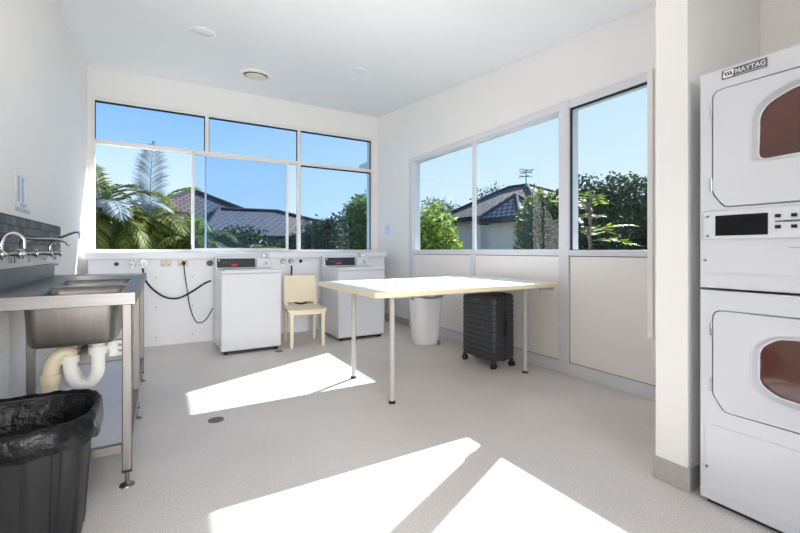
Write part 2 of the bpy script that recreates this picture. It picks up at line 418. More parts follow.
MB().box(XR+.014, XR+.020, 1.64, 2.387, 1.112, 2.352).build('pane', 'glass', w2, smooth=False)
for y0, y1 in ((1.64, 2.395), (2.50, 3.66), (3.735, 5.0)):
    MB().box(XR, XR+.05, y0+.006, y1-.006, .111, 1.049).build('infill_panel', 'panel', w2, smooth=False)
    MB().box(XR+.006, XR+.052, y0, y1, .105, 1.055).build('panel_gasket', 'gasket', w2, smooth=False)
struct(MB().box(2.284, 2.40, 1.10, 1.214, .64, 2.07).box(2.272, 2.32, 1.218, 1.246, .632, 2.075).box(2.29, 2.31, 1.21, 1.22, .64, 2.07).build('trim_1', 'cream_frame', bevel=.003))

# ---------------------------------------------------------------- service duct under the back windows
YP = 5.53
sv = MB().box(-.66, 2.96, YP, YB-.014, 0, .915).box(-.66, 2.96, YP+.008, YB-.014, .915, 1.005)
for x in (-.38, .33, 1.30, 1.75): sv.box(x-.0015, x+.0015, YP-.0015, YP, .03, .905)
duct = struct(sv.build('trim_2', 'pegwall', bevel=.002))
MB().box(-.69, 2.98, YP-.035, YB-.014, 1.005, 1.082).build('ledge', 'white_plastic', duct, bevel=.006)
for x in (-.03, .345, 1.45):
    for z in (.10, .445, .79): MB().cyl((x, YP-.003, z), (x, YP+.002, z), .007, n=8).build('screw', 'grey_plastic', duct)

# ================================================================ ceiling fittings
def ceiling_pt(x, y): return (x, y, zc(y))
TILT = -math.atan(SL)
def downlight(x, y, label):
    t = thing('downlight', label, 'ceiling light', (x, y, zc(y)), group='round recessed downlights')
    t.rotation_euler = (math.atan(SL), 0, 0)
    MB().loft([[(r*math.cos(2*PI*i/32), r*math.sin(2*PI*i/32), z) for i in range(32)] for r, z in ((.122, 0), (.122, -.008), (.105, -.013), (.09, -.006), (.09, 0))], False, False).build('trim_ring', 'white_plastic', t)
    MB().lathe([(.091, -.002), (.08, -.010), (.045, -.014), (.005, -.015)], n=32).build('diffuser', mat('lamp_diffuser', (222, 222, 224), .4, var=.01), t)
    return t
downlight(.347, 4.272, 'round white recessed downlight on the ceiling nearer the left wall')
downlight(1.971, 4.301, 'round white recessed downlight on the ceiling nearer the right wall')
v = thing('ceiling_vent', 'round beige exhaust vent in the white ceiling between two downlights', 'vent', (1.01, 5.175, zc(5.175)))
v.rotation_euler = (math.atan(SL), 0, 0)
MB().loft([[(r*math.cos(2*PI*i/36), r*math.sin(2*PI*i/36), z) for i in range(36)] for r, z in ((.185, 0), (.182, -.014), (.15, -.024), (.135, -.004), (.135, 0))], False, False).build('outer_ring', 'cream_frame', v)
MB().lathe([(.132, -.001), (.132, -.003)], n=36).build('dark_gap', 'black', v)
MB().lathe([(.115, -.020), (.122, -.030), (.116, -.040), (.05, -.046), (.004, -.047)], n=36).build('centre_disc', 'beige_plastic', v)
MB().cyl((0, 0, -.002), (0, 0, -.022), .02).build('stem', 'beige_plastic', v)

# ================================================================ stainless sink bench
bx0, bx1, by0, by1, bz = XL+.012, -.095, 2.27, 4.22, .908
B = thing('sink_bench', 'long stainless steel sink bench standing against the left wall', 'sink', (0, 0, 0))
bowls = ((-.515, -.165, 2.36, 2.92), (-.555, -.175, 3.10, 3.60))
top = MB()
zt = bz-.012
ys = [by0+.02, 2.36, 2.92, 3.10, 3.60, by1-.02]
for k in range(5):
    y0, y1 = ys[k], ys[k+1]
    if k in (1, 3):
        top.box(bx0, -.515 if k == 1 else -.555, y0, y1, zt-.004, zt); top.box(-.165 if k == 1 else -.175, bx1-.02, y0, y1, zt-.004, zt)
    else: top.box(bx0, bx1-.02, y0, y1, zt-.004, zt)
rim = [(0, -.058), (.02, -.058), (.02, -.012), (.022, 0), (.002, .002), (0, 0)]
top.box(bx0, bx1, by0, by0+.022, bz-.056, bz); top.box(bx0, bx1, by1-.022, by1, bz-.056, bz); top.box(bx1-.022, bx1, by0+.022, by1-.022, bz-.056, bz)
top.build('worktop', 'steel', B, bevel=.003)
MB().box(XL+.003, XL+.02, by0, by1, bz-.02, 1.0).box(XL+.003, XL+.045, by0, by1, .985, 1.0).build('upstand', 'steel', B, bevel=.003)
for x0, x1, y0, y1 in bowls:
    b = MB(); R = []
    for g, z in ((0, zt), (.0, .86), (.006, .690), (.018, .666), (.05, .659)):
        R.append([(x, y, z) for x, y in rrect(x0+g, x1-g, y0+g, y1-g, .05)])
    b.loft(R, False, True)
    bo = b.build('bowl', 'steel_dull', B)
    so_ = bo.modifiers.new('sheet', 'SOLIDIFY'); so_.thickness = .002
    MB().lathe([(.001, .663), (.035, .664), (.042, .660)], ((x0+x1)/2, (y0+y1)/2)).build('drain_strainer', 'chrome', bo)
for lx, ly in ((-.13, 2.317), (-.13, 3.206), (-.13, 4.10), (-.655, 2.317), (-.655, 3.206), (-.655, 4.10)):
    L = MB().box(lx-.019, lx+.019, ly-.019, ly+.019, .075, bz-.056).build('leg', 'steel_dull', B, bevel=.004)
    MB().cyl((lx, ly, .02), (lx, ly, .078), .009, n=12).lathe([(.006, .022), (.014, .012), (.03, .006), (.032, 0)], (lx, ly), 16).build('levelling_foot', 'steel_dull', L)
    MB().box(lx-.02, lx+.02, ly-.02, ly+.02, .068, .08).build('foot_collar', 'black', L)
r_ = MB().box(-.64, -.149, 2.300, 2.334, .16, .20).box(-.64, -.149, 4.083, 4.117, .16, .20).box(-.147, -.113, 2.336, 3.187, .16, .20).box(-.147, -.113, 3.225, 4.081, .16, .20)
r_.build('lower_rail', 'steel_dull', B, bevel=.003)
MB().box(-.70, -.148, 2.335, 4.08, .186, .20)  .build('undershelf', 'shelf_steel', B, bevel=.002)
tp = MB()
tp.cyl((-.36, 2.66, .66), (-.36, 2.66, .60), .035).tube(spline([(-.36, 2.66, .62), (-.36, 2.66, .50), (-.365, 2.66, .43), (-.40, 2.66, .385), (-.45, 2.66, .40), (-.47, 2.66, .46), (-.475, 2.66, .52)], 6), .030, 14)
tp.cyl((-.36, 2.66, .53), (-.36, 2.66, .57), .04).cyl((-.475, 2.66, .50), (-.475, 2.66, .535), .04).cyl((-.30, 2.72, .58), (-.30, 2.72, .50), .024).tube([(-.30, 2.72, .56), (-.36, 2.70, .54)], .02, 12)
for z in (.50, .53, .56): tp.cyl((-.27, 2.74, z), (-.27, 2.74, z+.018), .030, n=14)
tp.tube([(-.475, 2.70, .47), (-.42, 2.78, .30), (-.42, 2.78, .20)], .026)
wt = MB.build(tp, 'waste_trap', 'pvc', B, loc=(.09, -.06, .045)); 
MB().tube(spline([(-.475, 2.66, .51), (-.48, 2.66, .545), (-.505, 2.655, .548), (-.53, 2.65, .52), (-.545, 2.65, .47), (-.55, 2.65, .36), (-.55, 2.65, .20)], 6), .034, 14).cyl((-.546, 2.65, .455), (-.549, 2.65, .41), .042).build('waste_elbow', 'old_pvc', B, loc=(.09, -.06, .045))

# ---------------------------------------------------------------- taps on the left wall
def tap(y, path, label):
    t = thing('wall_tap', label, 'tap', (XL, y, 1.083), group='chrome sink taps')
    MB().tube([(.004, -.15, 0), (.05, -.15, 0), (.055, -.14, 0), (.055, .14, 0), (.05, .15, 0), (.004, .15, 0)], .011, 12).cyl((.001, -.15, 0), (.008, -.15, 0), .028).cyl((.001, .15, 0), (.008, .15, 0), .028).sphere((.055, 0, 0), .02).build('mixer_body', 'chrome', t)
    MB().tube(spline(path, 7), .0095, 12).build('spout', 'chrome', t)
    for s in (-.15, .15):
        h = MB().cyl((.05, s, 0), (.085, s, 0), .013)
        for a in range(4):
            q = a*PI/2+.4; h.tube([(.088, s, 0), (.088, s+.026*math.cos(q), .026*math.sin(q))], .006, 8, .0085)
        h.cyl((.083, s, 0), (.097, s, 0), .012, .009)
        h.build('handle', 'chrome', t)
        MB().tube([(.055, s, -.012), (.055, s, -.05)], .012, 10, .008).build('valve_skirt', 'chrome', t)
    return t
tap(2.80, [(.055, 0, 0), (.055, 0, .06), (.07, .01, .095), (.10, .02, .105), (.13, .03, .08), (.135, .03, .03)], 'chrome swan neck sink tap nearest the camera on the left wall')
tap(3.16, [(.055, 0, 0), (.055, -.02, .05), (.065, -.03, .078), (.10, -.04, .082), (.22, -.07, .082), (.265, -.08, .070), (.28, -.085, .05)], 'chrome sink tap with straight level spout, middle of three on the left wall')
tap(3.86, [(.055, 0, 0), (.055, 0, .05), (.075, -.005, .085), (.16, -.03, .135), (.215, -.05, .155), (.235, -.055, .145), (.24, -.055, .105)], 'chrome sink tap with rising curved spout at the far end of the tiles')
# mosaic splashback
def uvbox(name, m, x, y0, y1, z0, z1, th):
    mb = MB().box(x, x+th, y0, y1, z0, z1); o = mb.build(name, m, smooth=False)
    uv = o.data.uv_layers.new(name='UVMap')
    for p in o.data.polygons:
        for li in p.loop_indices:
            c = o.data.vertices[o.data.loops[li].vertex_index].co; uv.data[li].uv = (c.y, c.z)
    return o
tag(uvbox('splashback', 'tile', XL+.001, 2.0, 4.51, 1.078, 1.305, .009), 'dark grey mosaic tile splashback on the left wall above the sink taps', 'tiles')
# notices
def notice(name, origin, ax, w, h, nrm, rows, label, sleeve):
    t = thing(name, label, 'notice', origin)
    ax = Vector(ax); nrm = Vector(nrm); up = Vector((0, 0, 1))
    def quad(u0, u1, v0, v1, d0, d1, m, nm):
        vs = [ax*u+up*v_+nrm*d for d in (d0, d1) for (u, v_) in ((u0, v0), (u1, v0), (u1, v1), (u0, v1))]
        mb = MB().add(vs, [(3, 2, 1, 0), (4, 5, 6, 7), (0, 1, 5, 4), (1, 2, 6, 5), (2, 3, 7, 6), (3, 0, 4, 7)])
        return mb
    quad(0, w, 0, h, .0005, .002, 'paper', 'sheet').build('sheet', 'paper', t)
    ink = MB()
    for c0, c1 in ((.12, .32), (.42, .62)) if rows > 5 else ((.15, .85),):
        for k in range(rows):
            v1 = h*(.92-.72*k/rows); q = quad(w*c0, w*(c1-.06*random.random()), v1-h*.022, v1, .002, .0024, 'ink', 'x'); ink.add(q.v, q.f)
    for k in range(3 if rows > 5 else 1):
        q = quad(w*.3, w*(.85-.1*k), h*(.17-.045*k), h*(.19-.045*k), .002, .0024, 'ink', 'x'); ink.add(q.v, q.f)
    ink.build('printed_lines', 'ink', t)
    if sleeve:
        s = quad(-.015, w+.01, -.012, .01, .0005, .004, 'sleeve', 'x'); q = quad(-.015, 0, 0, h+.02, .0005, .004, 'sleeve', 'x'); s.add(q.v, q.f); s.build('plastic_sleeve', 'sleeve', t)
    return t
notice('notice_sheet', (XL, 3.27, 1.352), (0, 1, 0), .29, .22, (1, 0, 0), 14, 'white printed notice sheet on the left wall above the tiles', True)
notice('notice_card', (XR, 5.87, 1.335), (0, -1, 0), .22, .18, (-1, 0, 0), 5, 'small white notice card on the right wall near the back corner', False)

# ================================================================ black bin with liner
bc = (-.440, 2.02)
def sup(a, b, n, N, z, jit=0, ph=0, c=bc):
    out = []
    for i in range(N):
        t = 2*PI*i/N; ct, st = math.cos(t), math.sin(t)
        j = 1+jit*noise.noise((ct*3.1, st*3.1, z*14+ph)) if jit else 1
        out.append((c[0]+a*j*math.copysign(abs(ct)**(2/n), ct), c[1]+b*j*math.copysign(abs(st)**(2/n), st), z))
    return out
bt = thing('rubbish_bin', 'black ribbed plastic bin with black liner, standing in front of the sink bench', 'bin', (0, 0, 0))
N = 96
def ribbed(a, b, z):
    out = []
    for i, p in enumerate(sup(a, b, 3, N, z)):
        k = 1-.045*(1 if (i % 8) in (0, 1) else 0)
        out.append((bc[0]+(p[0]-bc[0])*k, bc[1]+(p[1]-bc[1])*k, z))
    return out
MB().loft([ribbed(.165, .175, 0), ribbed(.18, .19, .012), ribbed(.185, .195, .04), ribbed(.212, .218, .47), sup(.225, .23, 3, N, .47), sup(.228, .233, 3, N, .49), sup(.215, .22, 3, N, .49), sup(.205, .21, 3, N, .4), sup(.175, .185, 3, N, .02)], True, True).build('bin_body', 'bin', bt)
N2 = 160
ln = MB(); rings = []
prof = [(.150, .05, .02), (.165, .25, .04), (.188, .40, .03), (.212, .48, .02), (.226, .503, .01), (.236, .500, .015), (.241, .475, .03), (.244, .445, .045), (.243, .425, .03), (.240, .405, .03)]
for a, z, j in prof:
    r = sup(a, a+.004, 3, N2, z, j, 3)
    rings.append([(x, y, zz+(.016*noise.noise((x*17, y*17, 9)) if z < .44 and a > .23 else .006*noise.noise((x*30, y*30, 2)))) for x, y, zz in r])
ln.loft(rings, True, False)
lo = ln.build('bin_liner', 'liner', bt, recalc=False)
lo.data.set_sharp_from_angle(angle=math.radians(180))

# ================================================================ services on the duct
def plate_thing(name, label, cat, x, z, parts, group=None):
    t = thing(name, label, cat, (x, YP+.008, z), group=group)
    for nm, mb, m in parts: mb.build(nm, m, t, bevel=.002)
    return t
def disc(r, d0, d1, n=20): return MB().cyl((0, -d0, 0), (0, -d1, 0), r, n=n)
plate_thing('drain_socket', 'round white plate with black drain hole, leftmost on the service duct', 'socket', -.409, .953, [('plate', disc(.042, 0, .008), 'white_plastic'), ('hole', disc(.022, .008, .010), 'black')])
def wtap(x, label, col='chrome'):
    t = thing('washing_machine_tap', label, 'tap', (x, YP+.008, .957), group='washing machine taps on the duct')
    MB().cyl((0, 0, 0), (0, -.05, 0), .016).cyl((0, -.001, 0), (0, -.008, 0), .034).tube([(0, -.04, 0), (0, -.045, -.03), (0, -.045, -.055)], .011).build('tap_body', 'chrome', t)
    MB().cyl((0, -.05, 0), (0, -.075, 0), .032, .026, n=10).build('tap_knob', col, t)
    return t
wtap(-.255, 'chrome washing machine tap second from the left on the service duct')
wtap(-.159, 'washing machine tap with white knob and black hose connected, beside the sink bench', 'white_plastic')
def outlet(x, label, plug):
    t = thing('power_outlet', label, 'power outlet', (x, YP+.008, .953), group='beige power outlets')
    MB().box(-.055, .055, -.010, 0, -.036, .036).build('plate', 'beige_plastic', t, bevel=.003)
    for s in (-.028, .028):
        if plug and s > 0: continue
        MB().box(s-.009, s+.009, -.013, -.010, .005, .024).build('switch', 'white_plastic', t, bevel=.002)
        MB().box(s-.008, s-.004, -.0108, -.0095, -.022, -.008).box(s+.004, s+.008, -.0108, -.0095, -.022, -.008).build('socket_slot', 'black', t)
    return t
outlet(.069, 'beige double power outlet with nothing plugged in on the service duct', False)
outlet(.245, 'beige double power outlet with a black plug in it', True)
def cable(name, pts, r, label, cat, m='rubber', plug=None):
    o = MB().tube(spline(pts, 9), r, 10)
    if plug: o.cyl(plug[0], plug[1], plug[2], plug[2]*.8, 14)
    return tag(o.build(name, m), label, cat)
yh = YP-.012
cable('inlet_hose', [(-.159, YP-.037, .905), (-.155, YP-.04, .86), (-.13, YP-.045, .76), (-.06, YP-.05, .66), (.06, YP-.05, .565), (.19, YP-.05, .545), (.33, YP-.05, .61), (.46, YP-.06, .70), (.54, YP-.08, .74)], .011, 'dark grey rubber hose sagging from the tap to the washing machine', 'hose')
plate_thing('plug_socket', 'big round black plug on the duct just left of the first washing machine', 'socket', .535, .95, [('plate', disc(.045, 0, .006), 'white_plastic'), ('plug', disc(.036, .006, .045), 'black')])
wtap(1.425, 'chrome washing machine tap just right of the coin box, above the cream chair')
wtap(1.53, 'washing machine tap with a hose hanging behind the cream chair')
cable('outlet_hose', [(1.53, YP-.037, .905), (1.53, YP-.04, .82), (1.52, YP-.04, .65), (1.53, YP-.045, .47), (1.62, YP-.05, .39), (1.75, YP-.06, .42), (1.83, YP-.10, .60)], .011, 'grey hose behind the cream chair running to the second washing machine', 'hose')
plate_thing('waste_socket', 'round white plate with black hole above the right side of the cream chair', 'socket', 1.665, .96, [('plate', disc(.036, 0, .007), 'white_plastic'), ('hole', disc(.024, .007, .011), 'black')])

# ================================================================ washing machines
def washer(loc, label):
    t = thing('washing_machine', label, 'washing machine', loc, group='coin operated washing machines')
    w, d, h = .625, .62, .895
    MB().box(0, w, .012, d, .035, h-.035).build('cabinet', 'white_enamel', t, bevel=.008)
    MB().box(.008, w-.008, 0, .012, .045, h-.045).build('front_panel', 'white_enamel', t, bevel=.005)
    MB().box(.03, w-.03, .03, d-.03, .018, .036).build('base', 'black', t)
    for x in (.05, w-.05):
        for y in (.05, d-.05): MB().lathe([(.022, 0), (.022, .01), (.012, .02), (.012, .036)], (x, y), 14).build('foot', 'rubber', t)
    MB().box(-.004, w+.004, -.006, d, h-.038, h-.006).build('top_deck', 'white_enamel', t, bevel=.010, seg=3)
    MB().box(.035, w-.035, .02, d-.16, h-.008, h+.004).build('lid', 'white_enamel', t, bevel=.004)
    # console
    MB().prism([(d-.125, h-.008), (d-.095, h+.135), (d, h+.14), (d, h-.008)], 0, .455, 'x').build('console', 'white_enamel', t, bevel=.006)
    def on_face(u0, u1, v0, v1, off, th, m, nm):
        a = Vector((0, .030, .143)); a.normalize(); n = Vector((0, -a.z, a.y)); b0 = Vector((0, d-.125, h-.008))
        vs = [Vector((u, 0, 0))+b0+a*v_+n*dd for dd in (off, off+th) for (u, v_) in ((u0, v0), (u1, v0), (u1, v1), (u0, v1))]
        return MB().add(vs, [(3, 2, 1, 0), (4, 5, 6, 7), (0, 1, 5, 4), (1, 2, 6, 5), (2, 3, 7, 6), (3, 0, 4, 7)])
    on_face(.016, .440, .018, .125, .0, .003, 0, 0).build('control_panel', 'console', t)
    k = on_face(.17, .24, .04, .05, .003, .001, 0, 0); q = on_face(.19, .22, .055, .06, .003, .001, 0, 0); k.add(q.v, q.f); k.build('red_display', 'red_led', t)
    on_face(.03, .046, .095, .112, .003, .001, 0, 0).build('round_mark', 'badge_white', t)
    for u in (.08, .11, .14): on_face(u, u+.014, .07, .078, .003, .001, 0, 0).build('panel_button', 'grey_plastic', t)
    # coin mechanism
    MB().box(.455, .63, d-.15, d, h-.010, h+.115).build('coin_box', 'grey_enamel', t, bevel=.005)
    MB().box(.525, .60, d-.135, d-.03, h+.115, h+.175).build('coin_slide', 'chrome', t, bevel=.004)
    MB().cyl((.562, d-.136, h+.145), (.562, d-.150, h+.145), .02).build('slide_knob', 'chrome', t)
    l = MB().loft([[(.56+r*math.cos(2*PI*i/20), y, h+.05+r*math.sin(2*PI*i/20)) for i in range(20)] for r, y in ((.03, d-.15), (.03, d-.157), (.02, d-.157), (.02, d-.15))], False, False).build('coin_lock', 'chrome', t)
    MB().cyl((.56, d-.15, h+.05), (.56, d-.153, h+.05), .012).build('lock_barrel', 'grey_plastic', t)
    return t
w1 = washer((.558, 4.655, 0), 'white coin-operated washing machine left of the cream chair')
dup(w1, (1.872, 4.67, 0), label='white coin-operated washing machine in the back corner behind the table')

pc = MB().tube(spline([(.252, YP-.03, .945), (.255, YP-.035, .90), (.265, yh-.01, .80), (.285, yh-.01, .66), (.315, yh-.01, .44), (.37, yh-.02, .27), (.43, yh-.02, .235), (.50, yh-.02, .28), (.565, YP-.03, .40)], 9), .006, 10).cyl((.252, YP-.002, .953), (.252, YP-.04, .953), .024, .019, 14).build('power_cord', 'rubber', w1, loc=(-.558, -4.655, 0))
pc['label'] = 'thin black power cord plugged into the beige outlet'

# ================================================================ cream chair
ch = thing('plastic_chair', 'cream moulded plastic chair between the two washing machines', 'chair', (1.485, 4.80, 0), math.radians(-6))
hw = .218
seat = []
for k in range(9):
    v_ = -.22+.44*k/8; zz = .445-.012*math.sin(PI*k/8)-(.014 if k == 0 else 0); ww = hw+.004*math.cos(v_*3)-.012*k/8
    seat.append([(-ww, v_, zz-.022), (-ww*.5, v_, zz-.03), (ww*.5, v_, zz-.03), (ww, v_, zz-.022), (ww, v_, zz), (ww*.5, v_, zz-.008), (-ww*.5, v_, zz-.008), (-ww, v_, zz)])
MB().loft(seat).build('seat', 'chair', ch, bevel=.004)
MB().box(-hw+.01, hw-.01, -.215, -.195, .37, .425).build('seat_apron', 'chair', ch, bevel=.005)
bk = []
for k in range(9):
    q = k/8; zz = .468+.325*q; yy = .20+.065*q; ww = .206-.014*q
    c_ = .016
    bk.append([(-ww, yy-.0, zz), (-ww*.5, yy+c_, zz), (0, yy+c_*1.3, zz), (ww*.5, yy+c_, zz), (ww, yy, zz), (ww, yy+.018, zz), (ww*.5, yy+c_+.016, zz), (0, yy+c_*1.3+.016, zz), (-ww*.5, yy+c_+.016, zz), (-ww, yy+.018, zz)])
MB().loft(bk).build('backrest', 'chair', ch, bevel=.005)
for s in (-1, 1):
    MB().loft([[(s*(.178)+dx*a, -.20+dy*a, z) for dx, dy in ((-1, -1), (1, -1), (1, 1), (-1, 1))] for a, z in ((.018, 0), (.022, .43))]).build('leg', 'chair', ch, bevel=.005)
    MB().loft([[(s*x+dx*a, y+dy*a, z) for dx, dy in ((-1, -1), (1, -1), (1, 1), (-1, 1))] for a, x, y, z in ((.014, .172, .25, 0), (.019, .176, .205, .42), (.017, .176, .215, .50), (.013, .172, .235, .62))]).build('leg', 'chair', ch, bevel=.005)
    MB().box(s*.186-.009, s*.186+.009, -.19, .19, .395, .425).build('side_rail', 'chair', ch, bevel=.004)

# ================================================================ work table
tx0, tx1, ty0, ty1, tz = 1.235, 3.06, 2.43, 3.60, .82
T = thing('work_table', 'large white-topped table with beige edges and metal legs by the right wall', 'table', (0, 0, 0))
MB().prism(rrect(tx0+.004, tx1-.004, ty0+.004, ty1-.004, .036), tz-.03, tz+.0008, 'z').build('tabletop', 'laminate', T)
o_ = rrect(tx0, tx1, ty0, ty1, .04); i_ = rrect(tx0+.004, tx1-.004, ty0+.004, ty1-.004, .036)
MB().loft([[(x, y, tz-.036) for x, y in i_], [(x, y, tz-.036) for x, y in o_], [(x, y, tz-.002) for x, y in o_], [(x, y, tz) for x, y in i_]], True, False).build('edge_band', 'edge', T)
for lx, ly in ((1.453, 2.60), (1.453, 3.28), (2.85, 2.64), (2.85, 3.28)):
    L = MB().cyl((lx, ly, .02), (lx, ly, tz-.036), .0195, n=24).cyl((lx, ly, .36), (lx, ly, .375), .021, n=24).build('leg', 'leg', T)
    MB().lathe([(.026, 0), (.026, .012), (.016, .024), (.016, .03)], (lx, ly), 18).build('foot_glide', 'black', L)
    MB().box(lx-.06, lx+.06, ly-.06, ly+.06, tz-.042, tz-.036).build('leg_plate', 'leg', L, bevel=.002)
MB().box(1.47, 2.83, 2.60, 2.63, tz-.066, tz-.0365).box(1.47, 2.83, 3.265, 3.295, tz-.066, tz-.0365).build('under_rail', 'leg', T)
MB().box(2.96, XF-.006, 2.55, 2.58, tz-.075, tz-.036).build('wall_bracket', 'leg', T, bevel=.002)

# ================================================================ suitcase
K = thing('suitcase', 'charcoal ribbed hard-shell suitcase on wheels standing under the table', 'suitcase', (2.79, 3.065, 0))
cx, cy = .145, .235
def ring(g, z, n=7): return [(x, y, z) for x, y in rrect(-cx-g, cx+g, -cy-g, cy+g, .055, n)]
Rg = []
z0, z1 = .065, .70
Rg.append(ring(-.05, z0)); Rg.append(ring(-.018, z0+.008)); Rg.append(ring(-.004, z0+.028))
nr = 11
for k in range(nr):
    a = z0+.045+(z1-z0-.09)*k/nr; b_ = z0+.045+(z1-z0-.09)*(k+1)/nr; hh = (b_-a)
    Rg += [ring(0, a), ring(0, a+hh*.72), ring(-.006, a+hh*.80), ring(-.006, a+hh*.94)]
Rg += [ring(0, z1-.045), ring(-.004, z1-.025), ring(-.018, z1-.007), ring(-.05, z1)]
MB().loft(Rg).build('shell', 'case', K)
zp = MB()
path = rrect(-cy-.003, cy+.003, z0-.002, z1+.002, .03, 5)
zp.loft([[(x, p[0]*s, z0+(z1-z0)/2+(p[1]-(z0+z1)/2)*s) for p in path] for x, s in ((-.012, 1), (.012, 1), (.012, .97), (-.012, .97))], False, False)
zp.build('zip_band', 'rubber', K)
for s in (-1, 1):
    for q in (-1, 1):
        x, y = s*(cx-.03), q*(cy-.03)
        wh = MB().cyl((x-.02, y, .027), (x-.006, y, .027), .027).cyl((x+.006, y, .027), (x+.02, y, .027), .027).build('wheel', 'rubber', K)
        MB().cyl((x-.006, y, .027), (x+.006, y, .027), .008).cyl((x, y, .04), (x, y, .078), .02).box(x-.008, x+.008, y-.02, y+.02, .02, .06).build('wheel_fork', 'black', wh)
MB().tube(spline([(0, -.09, z1-.004), (0, -.08, z1+.018), (0, 0, z1+.022), (0, .08, z1+.018), (0, .09, z1-.004)], 5), .010).build('carry_handle', 'black', K)
MB().tube(spline([(0, -cy+.003, .30), (0, -cy-.022, .32), (0, -cy-.026, .385), (0, -cy-.022, .45), (0, -cy+.003, .47)], 5), .010).build('side_handle', 'black', K)
MB().box(-cx-.004, -cx+.01, -.045, .045, z1-.08, z1-.06).build('lock_badge', 'badge', K, bevel=.002)

# ================================================================ laundry hamper
Hm = thing('laundry_hamper', 'white plastic laundry hamper with grey rim handle behind the suitcase', 'laundry basket', (2.72, 4.06, 0))
def hr(g, z): return [(x, y, z) for x, y in rrect(-.165-g, .165+g, -.15-g, .15+g, .11, 8)]
MB().loft([hr(-.055, .004), hr(-.035, .0), hr(-.022, .015), hr(-.012, .06), hr(.0, .30), hr(.012, .50), hr(.018, .56), hr(.012, .565), hr(.006, .56), hr(-.006, .50), hr(-.02, .06), hr(-.03, .02)], True, True).build('basket', 'hamper', Hm)
rg = MB(); rr = []
for i in range(60):
    t = 2*PI*i/60
    pts_ = ray_sample(rrect(-.19, .19, -.175, .175, .12, 8), (0, 0), 60)
    break
ringz = lambda i: .60-.04*max(0, math.cos(2*PI*i/60+PI/2))**2
pp = [(p[0], p[1], ringz(i)) for i, p in enumerate(pts_)]
rg.tube(pp+[pp[0]], .014, 8); rg.build('rim_handle', 'grey_plastic', Hm)
for s in (-1, 1):
    MB().box(s*.172-.012, s*.172+.012, -.03, .03, .53, .605).build('handle_joint', 'grey_plastic', Hm, bevel=.004)
for x in (.10,):
    for y in (-.115, .115): MB().cyl((x-.012, y, .03), (x+.016, y, .03), .03).build('wheel', 'grey_plastic', Hm)

